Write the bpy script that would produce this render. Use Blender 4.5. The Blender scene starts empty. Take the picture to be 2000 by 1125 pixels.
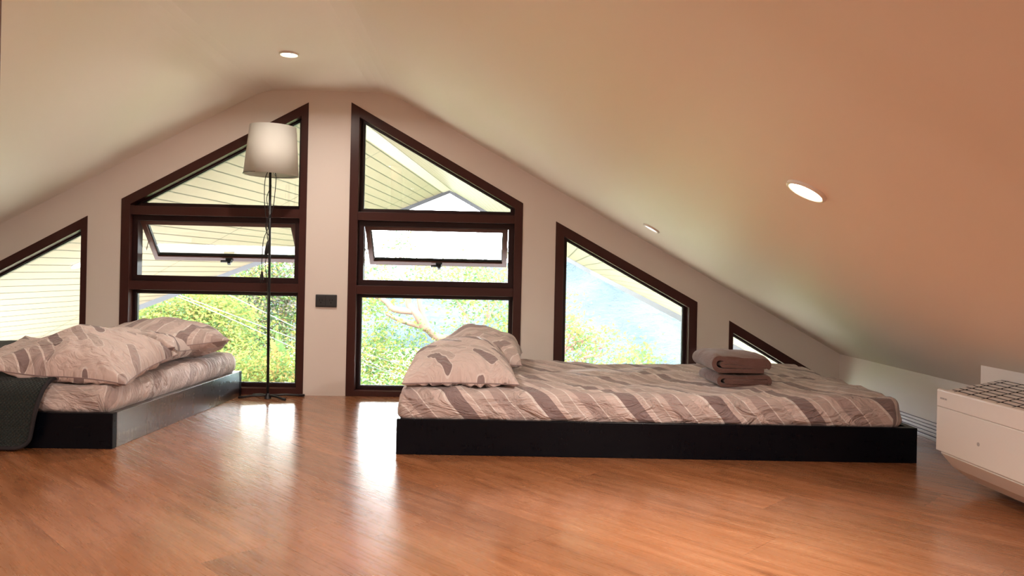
import bpy, bmesh, math, random
import numpy as np
from mathutils import Vector, Matrix, noise

sc = bpy.context.scene
COL = sc.collection
# ------------------------------------------------------------------ camera
PSI = math.radians(2.0); RHO = .021; H = .706
fwd = Vector((math.sin(PSI), math.cos(PSI), 0)); rgt = Vector((math.cos(PSI), -math.sin(PSI), 0)); up = Vector((0, 0, 1))
cd = bpy.data.cameras.new('camera'); cam = bpy.data.objects.new('camera', cd); COL.objects.link(cam)
cx = rgt * math.cos(RHO) + up * math.sin(RHO); cy = -rgt * math.sin(RHO) + up * math.cos(RHO); cz = -fwd
m = Matrix((cx, cy, cz)).transposed().to_4x4(); m.translation = (0, 0, H); cam.matrix_world = m
cd.sensor_width = 36; cd.lens = 27; cd.shift_y = -.01825; cd.clip_start = .02; cd.clip_end = 2000
sc.camera = cam
# ------------------------------------------------------------------ world, sun, exposure
SKY = 15.0
w = bpy.data.worlds.new('world'); sc.world = w; w.use_nodes = True
nt = w.node_tree; nt.nodes.clear()
bg = nt.nodes.new('ShaderNodeBackground'); wo = nt.nodes.new('ShaderNodeOutputWorld')
bg.inputs[0].default_value = (.90, .95, 1, 1); bg.inputs[1].default_value = SKY
nt.links.new(bg.outputs[0], wo.inputs[0])
sd = bpy.data.lights.new('sun', 'SUN'); sun = bpy.data.objects.new('sun', sd); COL.objects.link(sun)
sd.energy = 6.5; sd.angle = math.radians(8); sd.color = (1, .95, .85)
sun.rotation_euler = (math.radians(42), 0, math.radians(-25))
sc.view_settings.view_transform = 'Standard'; sc.view_settings.look = 'None'
sc.view_settings.gamma = 1; sc.view_settings.use_curve_mapping = False
sc.view_settings.exposure = 0.90
def portal(name, loc, rot, sx, sy):
    l = bpy.data.lights.new(name, 'AREA'); l.shape = 'RECTANGLE'; l.size = sx; l.size_y = sy
    l.cycles.is_portal = True
    o = bpy.data.objects.new(name, l); COL.objects.link(o); o.location = loc; o.rotation_euler = rot
# ------------------------------------------------------------------ node helpers
class NB:
    def __init__(s, name):
        s.m = bpy.data.materials.new(name); s.m.use_nodes = True
        s.t = s.m.node_tree; s.t.nodes.clear()
        s.out = s.t.nodes.new('ShaderNodeOutputMaterial')
    def n(s, kind, **kw):
        nd = s.t.nodes.new('ShaderNode' + kind)
        for k, v in kw.items(): setattr(nd, k, v)
        return nd
    def set(s, sock, v):
        if isinstance(v, bpy.types.NodeSocket): s.t.links.new(v, sock)
        elif isinstance(v, (tuple, list)) and len(v) == 3 and sock.type == 'RGBA': sock.default_value = (*v, 1)
        else: sock.default_value = v
    def math(s, op, a, b=0, c=0):
        nd = s.n('Math', operation=op); s.set(nd.inputs[0], a); s.set(nd.inputs[1], b); s.set(nd.inputs[2], c); return nd.outputs[0]
    def mix(s, f, a, b, bt='MIX'):
        nd = s.n('Mix', data_type='RGBA', blend_type=bt); s.set(nd.inputs[0], f); s.set(nd.inputs[6], a); s.set(nd.inputs[7], b); return nd.outputs[2]
    def coord(s, kind='Object'): return s.n('TexCoord').outputs[kind]
    def mapping(s, v, scale=(1, 1, 1), rot=(0, 0, 0), loc=(0, 0, 0)):
        nd = s.n('Mapping'); s.set(nd.inputs[0], v); nd.inputs[1].default_value = loc; nd.inputs[2].default_value = rot; nd.inputs[3].default_value = scale; return nd.outputs[0]
    def noise(s, v, scale=5, detail=3, rough=.5, dist=0):
        nd = s.n('TexNoise'); s.set(nd.inputs['Vector'], v); nd.inputs['Scale'].default_value = scale; nd.inputs['Detail'].default_value = detail
        nd.inputs['Roughness'].default_value = rough; nd.inputs['Distortion'].default_value = dist; return nd.outputs[0]
    def ramp(s, f, stops, interp='LINEAR'):
        nd = s.n('ValToRGB'); nd.color_ramp.interpolation = interp; s.set(nd.inputs[0], f)
        e = nd.color_ramp.elements
        while len(e) < len(stops): e.new(.5)
        for el, (p, c) in zip(e, stops): el.position = p; el.color = (*c, 1) if len(c) == 3 else c
        return nd.outputs[0]
    def bump(s, h, strength=.3, dist=.01, normal=None):
        nd = s.n('Bump'); nd.inputs['Strength'].default_value = strength; nd.inputs['Distance'].default_value = dist; s.set(nd.inputs['Height'], h)
        if normal is not None: s.set(nd.inputs['Normal'], normal)
        return nd.outputs[0]
    def bsdf(s, col, rough=.6, normal=None, **kw):
        nd = s.n('BsdfPrincipled'); s.set(nd.inputs['Base Color'], col); s.set(nd.inputs['Roughness'], rough)
        if normal is not None: s.set(nd.inputs['Normal'], normal)
        for k, v in kw.items(): s.set(nd.inputs[k], v)
        s.t.links.new(nd.outputs[0], s.out.inputs[0]); return nd
    def sep(s, v):
        nd = s.n('SeparateXYZ'); s.set(nd.inputs[0], v); return nd.outputs
    def comb(s, x, y, z=0):
        nd = s.n('CombineXYZ'); s.set(nd.inputs[0], x); s.set(nd.inputs[1], y); s.set(nd.inputs[2], z); return nd.outputs[0]

def simple(name, col, rough=.6, bumpy=0, bscale=40, **kw):
    b = NB(name); c = b.coord(); f = b.noise(c, bscale, 3)
    cc = b.mix(b.math('MULTIPLY', f, .25), col, tuple(x * .82 for x in col))
    nrm = b.bump(f, bumpy, .004) if bumpy else None
    b.bsdf(cc, rough, nrm, **kw); return b.m

def mat_floor():
    b = NB('laminate_planks'); c = b.mapping(b.coord(), rot=(0, 0, math.radians(-134)))
    x, y, z = b.sep(c)
    W_, L_ = .20, 1.22
    row = b.math('FLOOR', b.math('DIVIDE', y, W_))
    wn = b.n('TexWhiteNoise', noise_dimensions='1D'); b.set(wn.inputs['W'], row)
    xo = b.math('ADD', x, b.math('MULTIPLY', wn.outputs[0], L_))
    colm = b.math('FLOOR', b.math('DIVIDE', xo, L_))
    wn2 = b.n('TexWhiteNoise', noise_dimensions='2D'); b.set(wn2.inputs['Vector'], b.comb(row, colm))
    fy = b.math('FRACT', b.math('DIVIDE', y, W_)); fx = b.math('FRACT', b.math('DIVIDE', xo, L_))
    ey = b.math('MULTIPLY', b.math('MINIMUM', fy, b.math('SUBTRACT', 1, fy)), W_)
    ex = b.math('MULTIPLY', b.math('MINIMUM', fx, b.math('SUBTRACT', 1, fx)), L_)
    e = b.math('MINIMUM', ex, ey)
    seam = b.math('SUBTRACT', 1, b.math('MINIMUM', b.math('DIVIDE', e, .0016), 1))
    off = b.math('MULTIPLY', wn2.outputs[0], 37)
    gv = b.comb(b.math('ADD', b.math('MULTIPLY', x, 1.0), off), b.math('MULTIPLY', y, 9), off)
    g1 = b.noise(gv, 2.0, 6, .62, 1.0)
    gv2 = b.comb(b.math('ADD', b.math('MULTIPLY', x, 3), off), b.math('MULTIPLY', y, 60), off)
    g2 = b.noise(gv2, 2.5, 4, .6, .4)
    col = b.ramp(g1, [(.26, (.20, .066, .022)), (.45, (.33, .128, .050)), (.58, (.39, .160, .070)), (.75, (.46, .215, .105))])
    col = b.mix(b.math('MULTIPLY', g2, .28), col, (.26, .09, .035))
    tone = b.ramp(wn2.outputs[0], [(0, (.84, .84, .84)), (.5, (1, 1, 1)), (1, (1.10, 1.06, 1.0))])
    col = b.mix(1, col, tone, 'MULTIPLY')
    col = b.mix(b.math('MULTIPLY', seam, .55), col, (.12, .04, .02))
    h = b.math('SUBTRACT', b.math('MULTIPLY', g2, .35), seam)
    rough = b.math('ADD', .22, b.math('MULTIPLY', g2, .12))
    b.bsdf(col, rough, b.bump(h, .022, .002), **{'Specular IOR Level': .55, 'Coat Weight': .6, 'Coat Roughness': .15, 'Coat IOR': 1.7}); return b.m

def mat_plaster(name, col, mott=.1):
    b = NB(name); c = b.coord(); f = b.noise(c, 1.1, 3, .5); f2 = b.noise(c, 90, 2)
    cc = b.mix(b.math('MULTIPLY', f, mott * 2), col, (col[0] * .86, col[1] * .84, col[2] * .78))
    b.bsdf(cc, .55, b.bump(b.math('ADD', b.math('MULTIPLY', f, .6), b.math('MULTIPLY', f2, .06)), .12, .02)); return b.m

def mat_sheet(name, period=.33, skew=0, capsule=False, white=1.0, contrast=1.0):
    b = NB(name); c = b.coord('UV'); x, y, z = b.sep(c)
    wv = b.noise(c, 5, 2)
    s = b.math('ADD', b.math('ADD', x, b.math('MULTIPLY', y, .85 + skew)), b.math('MULTIPLY', wv, .03))
    t = b.math('SUBTRACT', b.math('MULTIPLY', y, 1.0), b.math('MULTIPLY', x, .85))
    base = tuple(v * white for v in (.70, .575, .545)); lite = (.84, .77, .745)
    dk = (.29, .215, .215); md = (.48, .375, .36); md2 = (.57, .465, .44)
    if not capsule:
        f = b.math('FRACT', b.math('DIVIDE', s, period))
        col = b.ramp(f, [(0, lite), (.035, dk), (.23, base), (.30, lite), (.315, md2), (.46, lite), (.475, base), (.56, md), (.72, lite), (.735, md2), (.88, base)], 'CONSTANT')
        if contrast < 1: col = b.mix(contrast, base, col)
    else:
        bw = .052
        q = b.math('DIVIDE', s, bw); bi = b.math('FLOOR', q); bf = b.math('SUBTRACT', b.math('FRACT', q), .5)
        wn = b.n('TexWhiteNoise', noise_dimensions='1D'); b.set(wn.inputs['W'], bi)
        Ls = .26
        tt = b.math('ADD', b.math('DIVIDE', t, Ls), wn.outputs[0]); ti = b.math('FLOOR', tt); tf = b.math('SUBTRACT', b.math('FRACT', tt), .5)
        wn2 = b.n('TexWhiteNoise', noise_dimensions='2D'); b.set(wn2.inputs['Vector'], b.comb(bi, ti))
        ay = b.math('MAXIMUM', b.math('SUBTRACT', b.math('MULTIPLY', b.math('ABSOLUTE', tf), Ls), .065), 0)
        ax = b.math('MULTIPLY', bf, bw)
        d = b.math('SQRT', b.math('ADD', b.math('MULTIPLY', ax, ax), b.math('MULTIPLY', ay, ay)))
        inside = b.math('LESS_THAN', d, bw * .42)
        cc = b.ramp(wn2.outputs[0], [(0, base), (.50, md2), (.66, md), (.82, dk)], 'CONSTANT')
        col = b.mix(inside, base, cc)
        rim = b.math('MULTIPLY', b.math('MULTIPLY', b.math('LESS_THAN', d, bw * .5), b.math('SUBTRACT', 1, inside)), b.math('GREATER_THAN', wn2.outputs[0], .50))
        col = b.mix(b.math('MULTIPLY', rim, .7), col, lite)
    wr = b.noise(b.mapping(c, scale=(1, 2.2, 1), rot=(0, 0, .5)), 7, 4, .55, 1.2)
    fine = b.noise(c, 420, 1)
    h = b.math('ADD', b.math('ABSOLUTE', b.math('SUBTRACT', wr, .5)), b.math('MULTIPLY', fine, .012))
    b.bsdf(col, .62, b.bump(h, .9, .05), **{'Sheen Weight': .25, 'Specular IOR Level': .35}); return b.m

def mat_quilt():
    b = NB('quilted_dark_fabric'); c = b.coord('UV'); x, y, z = b.sep(c)
    k = 240
    s1 = b.math('ABSOLUTE', b.math('SINE', b.math('MULTIPLY', b.math('ADD', x, y), k)))
    s2 = b.math('ABSOLUTE', b.math('SINE', b.math('MULTIPLY', b.math('SUBTRACT', x, y), k)))
    q = b.math('POWER', b.math('MULTIPLY', s1, s2), .5)
    col = b.mix(q, (.007, .011, .011), (.026, .036, .034))
    b.bsdf(col, .8, b.bump(q, .8, .006), **{'Sheen Weight': .12, 'Specular IOR Level': .25}); return b.m

def mat_towel():
    b = NB('mauve_brown_terry'); c = b.coord(); f = b.noise(c, 260, 2); g = b.noise(b.mapping(c, scale=(1, 1, 3)), 14, 4, .6, .8)
    col = b.mix(g, (.115, .058, .050), (.235, .135, .118))
    b.bsdf(col, .95, b.bump(b.math('ADD', b.math('MULTIPLY', f, .25), b.math('MULTIPLY', g, .8)), .6, .012), **{'Sheen Weight': .35, 'Specular IOR Level': .1}); return b.m

def mat_blackwood(name='black_gloss_board', spec=.16, coat=0):
    b = NB(name); c = b.coord(); f = b.noise(b.mapping(c, scale=(1, 1, 9)), 5, 4, .6)
    f2 = b.noise(b.mapping(c, scale=(9, 9, 1)), 9, 3, .6)
    rough = b.math('ADD', .14, b.math('MULTIPLY', b.math('ADD', f, f2), .16))
    b.bsdf((.0022, .003, .006), rough, b.bump(f2, .03, .003), **{'Specular IOR Level': spec, 'Coat Weight': coat, 'Coat Roughness': .22, 'Coat IOR': 2.6}); return b.m

def mat_glass(name='clear_glass'):
    b = NB(name); tr = b.n('BsdfTransparent'); gl = b.n('BsdfGlossy'); gl.inputs['Roughness'].default_value = .0
    tr.inputs[0].default_value = (.965, .975, .97, 1)
    fr = b.n('Fresnel'); ge = b.n('NewGeometry'); b.set(fr.inputs[0], b.math('ADD', 1.45, b.math('MULTIPLY', ge.outputs['Backfacing'], 1 / 1.45 - 1.45))); mx = b.n('MixShader')
    b.set(mx.inputs[0], fr.outputs[0]); b.t.links.new(tr.outputs[0], mx.inputs[1]); b.t.links.new(gl.outputs[0], mx.inputs[2])
    b.t.links.new(mx.outputs[0], b.out.inputs[0]); return b.m

def mat_soffit():
    b = NB('cream_soffit_boards'); x, y, z = b.sep(b.coord())
    f = b.math('FRACT', b.math('DIVIDE', y, .0955)); l1 = b.math('LESS_THAN', f, .10)
    fx = b.math('FRACT', b.math('DIVIDE', b.math('SUBTRACT', x, .77 - 4.88), 2.44)); l2 = b.math('LESS_THAN', b.math('MULTIPLY', fx, 2.44), .014)
    ln = b.math('MAXIMUM', l1, l2)
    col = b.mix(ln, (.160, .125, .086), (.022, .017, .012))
    b.bsdf(col, .5, b.bump(b.math('SUBTRACT', 1, ln), .5, .006)); return b.m

def mat_leaf(name, col, trans=.5):
    b = NB(name); f = b.noise(b.coord(), 2.5, 3); oi = b.coord()
    c2 = b.mix(f, tuple(v * .7 for v in col), tuple(min(1, v * 1.3) for v in col))
    d = b.n('BsdfDiffuse'); b.set(d.inputs[0], c2); t = b.n('BsdfTranslucent'); b.set(t.inputs[0], c2)
    mx = b.n('MixShader'); mx.inputs[0].default_value = trans
    b.t.links.new(d.outputs[0], mx.inputs[1]); b.t.links.new(t.outputs[0], mx.inputs[2]); b.t.links.new(mx.outputs[0], b.out.inputs[0]); return b.m

def mat_emit(name, col, s):
    b = NB(name); e = b.n('Emission'); e.inputs[0].default_value = (*col, 1); e.inputs[1].default_value = s
    b.t.links.new(e.outputs[0], b.out.inputs[0]); return b.m

def mat_perf():
    b = NB('perforated_white_plastic'); x, y, z = b.sep(b.coord())
    a = b.math('SINE', b.math('MULTIPLY', y, 1500)); c = b.math('SINE', b.math('MULTIPLY', z, 1500))
    q = b.math('GREATER_THAN', b.math('MULTIPLY', a, c), .45)
    b.bsdf(b.mix(b.math('MULTIPLY', q, .4), (.80, .76, .72), (.55, .5, .47)), .45, b.bump(q, .25, .001)); return b.m

def mat_mountain():
    b = NB('haze_tinted_forest'); c = b.coord(); f = b.noise(c, .045, 6, .7); g = b.noise(c, .35, 4, .7)
    h = b.math('ADD', b.math('MULTIPLY', f, .6), b.math('MULTIPLY', g, .4))
    b.bsdf(b.ramp(h, [(.38, (.003, .009, .013)), (.5, (.008, .018, .021)), (.62, (.017, .030, .028))]), .9, b.bump(h, 1, 6)); return b.m  # bluish tones put part of the valley haze into the forest colour

M = dict(floor=mat_floor(), wall=mat_plaster('warm_white_wall_paint', (.84, .765, .72)), ceil=mat_plaster('warm_white_ceiling_paint', (.91, .84, .76)),
    frame=simple('brown_aluminium', (.058, .019, .016), .32, **{'Specular IOR Level': .28}), frame_dark=simple('dark_brown_aluminium', (.026, .010, .011), .35, **{'Specular IOR Level': .25}),
    sash=simple('sash_brown_aluminium', (.10, .040, .032), .30, **{'Specular IOR Level': .35}), gasket=simple('black_rubber', (.008, .008, .010), .5), steel=simple('brushed_steel', (.45, .43, .40), .35, Metallic=.9),
    glass=mat_glass(), sheet=mat_sheet('striped_sheet'), sheet2=mat_sheet('striped_sheet_diagonal', .40, .35, contrast=.5), pill=mat_sheet('pillowcase_capsules', capsule=True), pills=mat_sheet('pillowcase_stripes', .34, -1.9, contrast=.8),
    quilt=mat_quilt(), binding=simple('dark_binding_tape', (.018, .016, .020), .8), towel=mat_towel(), black=mat_blackwood(), blackside=mat_blackwood('black_polished_board', .5, 1.0),
    metal=simple('black_lamp_metal', (.012, .012, .016), .35), shade=mat_leaf('white_lamp_fabric', (.86, .79, .73), .35),
    cord=simple('black_cord', (.01, .01, .012), .5), socket=simple('dark_grey_socket_plastic', (.035, .038, .042), .35), hole=simple('socket_hole_black', (.003, .003, .003), .6),
    white=simple('white_plastic', (.84, .80, .76), .35), perf=mat_perf(), slot=simple('dark_rib_and_slot_shade', (.03, .03, .035), .6), grey=simple('grey_print', (.42, .40, .40), .5),
    base=simple('white_baseboard', (.80, .77, .80), .35), groove=simple('baseboard_groove_grey', (.16, .14, .19), .5),
    trimw=simple('white_enamel_trim', (.85, .80, .74), .3), bulb=mat_emit('warm_lamp_lens', (1, .80, .52), 22), bulbw=mat_emit('cool_lamp_lens', (1, .97, .9), 1.6),
    soffit=mat_soffit(), fascia=simple('grey_fascia', (.055, .055, .062), .5), ridge=simple('cream_ridge_trim', (.27, .245, .20), .5), roof=simple('dark_roof_sheet', (.12, .10, .10), .5),
    bark=simple('pinkish_brown_bark', (.15, .085, .06), .9, .5, 12), barkd=simple('grey_brown_bark', (.14, .10, .075), .9, .5, 12),
    ly=mat_leaf('yellow_green_leaf', (0.136, 0.158, 0.041)), lg=mat_leaf('fresh_green_leaf', (0.076, 0.130, 0.043)), lo=mat_leaf('golden_leaf', (0.185, 0.136, 0.049)), lr=mat_leaf('reddish_leaf', (0.185, 0.093, 0.076)), ld=mat_leaf('deep_green_leaf', (0.043, 0.087, 0.038)),
    lb=mat_leaf('pale_twig_grey', (0.130, 0.114, 0.093)), wire=simple('pale_cable', (.10, .10, .105), .5), mount=mat_mountain(), ground=simple('grass_slope', (0.068, 0.102, 0.027), .9, .5, 3),
    post=simple('reddish_brown_wood', (.15, .065, .04), .45, .3, 30))

# ------------------------------------------------------------------ object helpers
def tag(o, label=None, cat=None, group=None, kind=None):
    if label: o['label'] = label
    if cat: o['category'] = cat
    if group: o['group'] = group
    if kind: o['kind'] = kind
    return o
def link(name, me, mats, parent=None, smooth=False):
    o = bpy.data.objects.new(name, me); COL.objects.link(o)
    for mt in (mats if isinstance(mats, (list, tuple)) else [mats]): me.materials.append(mt)
    if smooth: me.polygons.foreach_set('use_smooth', [True] * len(me.polygons))
    if parent is not None: o.parent = parent
    return o
def obj(name, bm, mats, parent=None, smooth=False, bev=0):
    bmesh.ops.recalc_face_normals(bm, faces=bm.faces)
    me = bpy.data.meshes.new(name); bm.to_mesh(me); bm.free(); me.update()
    o = link(name, me, mats, parent, smooth)
    if bev:
        b = o.modifiers.new('bevel', 'BEVEL'); b.width = bev; b.segments = 2; b.limit_method = 'ANGLE'
    return o
def pyobj(name, vs, fs, mats, parent=None, smooth=False, uvs=None):
    me = bpy.data.meshes.new(name); me.from_pydata(vs, [], fs); me.update()
    if uvs is not None:
        l = me.uv_layers.new(name='UVMap'); li = [0] * len(me.loops); me.loops.foreach_get('vertex_index', li)
        l.data.foreach_set('uv', [c for i in li for c in uvs[i]])
    return link(name, me, mats, parent, smooth)
def empty(name, loc, rz=0):
    o = bpy.data.objects.new(name, None); COL.objects.link(o); o.location = loc; o.rotation_euler = (0, 0, rz); o.empty_display_size = .1; return o
def box(bm, x0, x1, y0, y1, z0, z1, mat=None):
    r = bmesh.ops.create_cube(bm, size=1)['verts']
    bmesh.ops.transform(bm, verts=r, matrix=Matrix.Translation(((x0 + x1) / 2, (y0 + y1) / 2, (z0 + z1) / 2)) @ Matrix.Diagonal((x1 - x0, y1 - y0, z1 - z0, 1)))
    if mat is not None:
        for f in {f for v in r for f in v.link_faces}: f.material_index = mat
    return r
def B(*a):
    bm = bmesh.new(); box(bm, *a); return bm
def prism(bm, pts, y0, y1):   # pts in (x,z)
    a = [bm.verts.new((x, y0, z)) for x, z in pts]; b = [bm.verts.new((x, y1, z)) for x, z in pts]; n = len(pts)
    bm.faces.new(a); bm.faces.new(b[::-1])
    for i in range(n): bm.faces.new((a[i], b[i], b[(i + 1) % n], a[(i + 1) % n]))
def inset(pts, ws):            # CCW (x,z); ws = width per edge i->i+1
    n = len(pts); L = []
    for i in range(n):
        p = Vector(pts[i]); q = Vector(pts[(i + 1) % n]); d = (q - p).normalized(); nn = Vector((-d.y, d.x)); L.append((p + nn * ws[i], d))
    out = []
    for i in range(n):
        (p, d), (q, e) = L[i - 1], L[i]
        t = ((q - p).x * e.y - (q - p).y * e.x) / (d.x * e.y - d.y * e.x); r = p + d * t; out.append((r.x, r.y))
    return out
def ring(bm, out, inn, y0, y1):
    n = len(out)
    A = [bm.verts.new((x, y0, z)) for x, z in out]; Bv = [bm.verts.new((x, y0, z)) for x, z in inn]
    C = [bm.verts.new((x, y1, z)) for x, z in out]; D = [bm.verts.new((x, y1, z)) for x, z in inn]
    for i in range(n):
        j = (i + 1) % n
        bm.faces.new((A[i], A[j], Bv[j], Bv[i])); bm.faces.new((C[i], D[i], D[j], C[j]))
        bm.faces.new((Bv[i], Bv[j], D[j], D[i])); bm.faces.new((A[i], C[i], C[j], A[j]))
def tube(bm, pts, r, seg=8, cap=True, close=False):
    pts = [Vector(p) for p in pts]; rr = r if isinstance(r, (list, tuple)) else [r] * len(pts); rings = []
    prev = None
    for i, p in enumerate(pts):
        d = ((pts[min(i + 1, len(pts) - 1)] - pts[max(i - 1, 0)])).normalized()
        if prev is None: a = d.orthogonal().normalized()
        else: a = (prev - d * prev.dot(d)).normalized()
        prev = a; b = d.cross(a)
        rings.append([bm.verts.new(p + (a * math.cos(t) + b * math.sin(t)) * rr[i]) for t in [2 * math.pi * k / seg for k in range(seg)]])
    for i in range(len(rings) - 1):
        for k in range(seg): bm.faces.new((rings[i][k], rings[i][(k + 1) % seg], rings[i + 1][(k + 1) % seg], rings[i + 1][k]))
    if cap: bm.faces.new(rings[0][::-1]); bm.faces.new(rings[-1])
def spline(pts, n=8):
    pts = [Vector(p) for p in pts]; P = [pts[0]] + pts + [pts[-1]]; out = []
    for i in range(1, len(P) - 2):
        a, b, c, d = P[i - 1], P[i], P[i + 1], P[i + 2]
        for k in range(n):
            t = k / n; out.append(.5 * ((2 * b) + (c - a) * t + (2 * a - 5 * b + 4 * c - d) * t * t + (3 * b - a - 3 * c + d) * t ** 3))
    out.append(pts[-1]); return out
def nz(x, y, z=0): return noise.noise(Vector((x, y, z)))

# ------------------------------------------------------------------ room shell
W = 4.193; YB = -2.6; WT = .13
SL = .548; ZF = 1.65; XL, XR = -1.205, -.535; KR = 1.974; KL = -3.70
def ceil_z(x): return ZF - SL * max(0, x - XR, XL - x)
# soft creases
def cprof():
    p = []
    N = 120
    for i in range(N + 1):
        x = KL - .05 + (KR + .10 - KL) * i / N
        s = 0
        for k in range(-6, 7): s += ceil_z(x + k * .014)
        p.append((x, s / 13))
    return p
cp = cprof()
bm = bmesh.new()
up_ = [(x, z + .12) for x, z in cp]
prism(bm, cp + up_[::-1], YB - .1, W + WT)
tag(obj('ceiling', bm, M['ceil'], smooth=False), kind='structure', label='sloping attic ceiling painted warm white with narrow flat top')
bm = bmesh.new(); box(bm, KL - .1, KR + .12, YB - .1, W + WT, -.12, 0)
tag(obj('floor', bm, M['floor']), kind='structure', label='glossy orange brown wood plank floor laid diagonally')
WIN = {1: [(-2.85, 0), (-2.134, 0), (-2.134, .946), (-2.85, .547)],
       2: [(-1.957, 0), (-.972, 0), (-.972, 1.586), (-1.957, 1.041)],
       3: [(-.743, 0), (.200, 0), (.200, 1.068), (-.743, 1.593)],
       4: [(.382, 0), (1.172, 0), (1.172, .547), (.382, .974)],
       5: [(1.351, 0), (1.952, 0), (1.952, .105), (1.351, .449)]}
def gable(bm, wins, y0, y1):
    """wall under the ceiling profile, built in vertical strips so that the openings stay clean"""
    xs = sorted({round(x, 5) for x, z in cp} | {round(p[0], 5) for w_ in wins for p in w_})
    def low(x):
        for w_ in wins:
            if w_[0][0] < x < w_[1][0]: return w_
    def zw(w_, x):
        t = w_[2:][::-1]
        for (a, za), (b, zb) in zip(t[:-1], t[1:]):
            if a - 1e-6 <= x <= b + 1e-6: return za + (zb - za) * (x - a) / (b - a)
    def quad(*p): bm.faces.new([bm.verts.new(q) for q in p])
    for a, b in zip(xs[:-1], xs[1:]):
        w_ = low((a + b) / 2); la, lb = (zw(w_, a), zw(w_, b)) if w_ else (0, 0); ta, tb = ceil_z(a) + .05, ceil_z(b) + .05
        quad((a, y0, la), (b, y0, lb), (b, y0, tb), (a, y0, ta)); quad((a, y1, la), (a, y1, ta), (b, y1, tb), (b, y1, lb))
        if w_: quad((a, y0, la), (a, y1, la), (b, y1, lb), (b, y0, lb))
        quad((a, y0, ta), (b, y0, tb), (b, y1, tb), (a, y1, ta))
    for w_ in wins:
        for x in (w_[0][0], w_[1][0]): z = zw(w_, x); quad((x, y0, 0), (x, y0, z), (x, y1, z), (x, y1, 0))
    bmesh.ops.remove_doubles(bm, verts=bm.verts, dist=1e-5)
bm = bmesh.new(); gable(bm, [WIN[k] for k in sorted(WIN)], W, W + WT)
tag(obj('wall_front', bm, M['wall']), kind='structure', label='gable end wall between the brown framed windows')
tag(obj('wall_right', B(KR, KR + .1, YB, W, 0, .33), M['wall']), kind='structure', label='low knee wall under the right ceiling slope')
tag(obj('wall_left', B(KL - .1, KL, YB, W, 0, .4), M['wall']), kind='structure')
bm = bmesh.new(); prism(bm, [(1.735, 0), (KR, 0), (KR, ceil_z(KR) + .01), (1.735, ceil_z(1.735) + .01)], YB, 2.62)
tag(obj('wall_niche', bm, M['wall']), kind='structure', label='boxed out section of knee wall behind the air conditioner')
# rear gable wall, never in the frame
bm = bmesh.new()
gable(bm, [], YB - .1, YB)
tag(obj('wall_rear', bm, M['wall']), kind='structure')
# grooved baseboard on the knee wall
pr = []; bm = bmesh.new(); box(bm, KR - .010, KR, 2.62, W, 0, .076)
bb = obj('baseboard_right', bm, M['groove']); tag(bb, kind='structure', label='white grooved baseboard along the right knee wall')
bm = bmesh.new()
for z0, z1 in ((0, .014), (.020, .031), (.036, .047), (.052, .062), (.066, .076)): box(bm, KR - .018, KR - .0095, 2.62, W, z0, z1)
obj('baseboard_ridge', bm, M['base'], bb, bev=.002)
# wood post at the very left of the view
tag(obj('wooden_post', B(-.900, -.8005, 1.20, 1.29, 0, ZF - .001), M['post'], bev=.004), 'reddish brown wooden post at the far left edge, close to the viewer', 'post')

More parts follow.
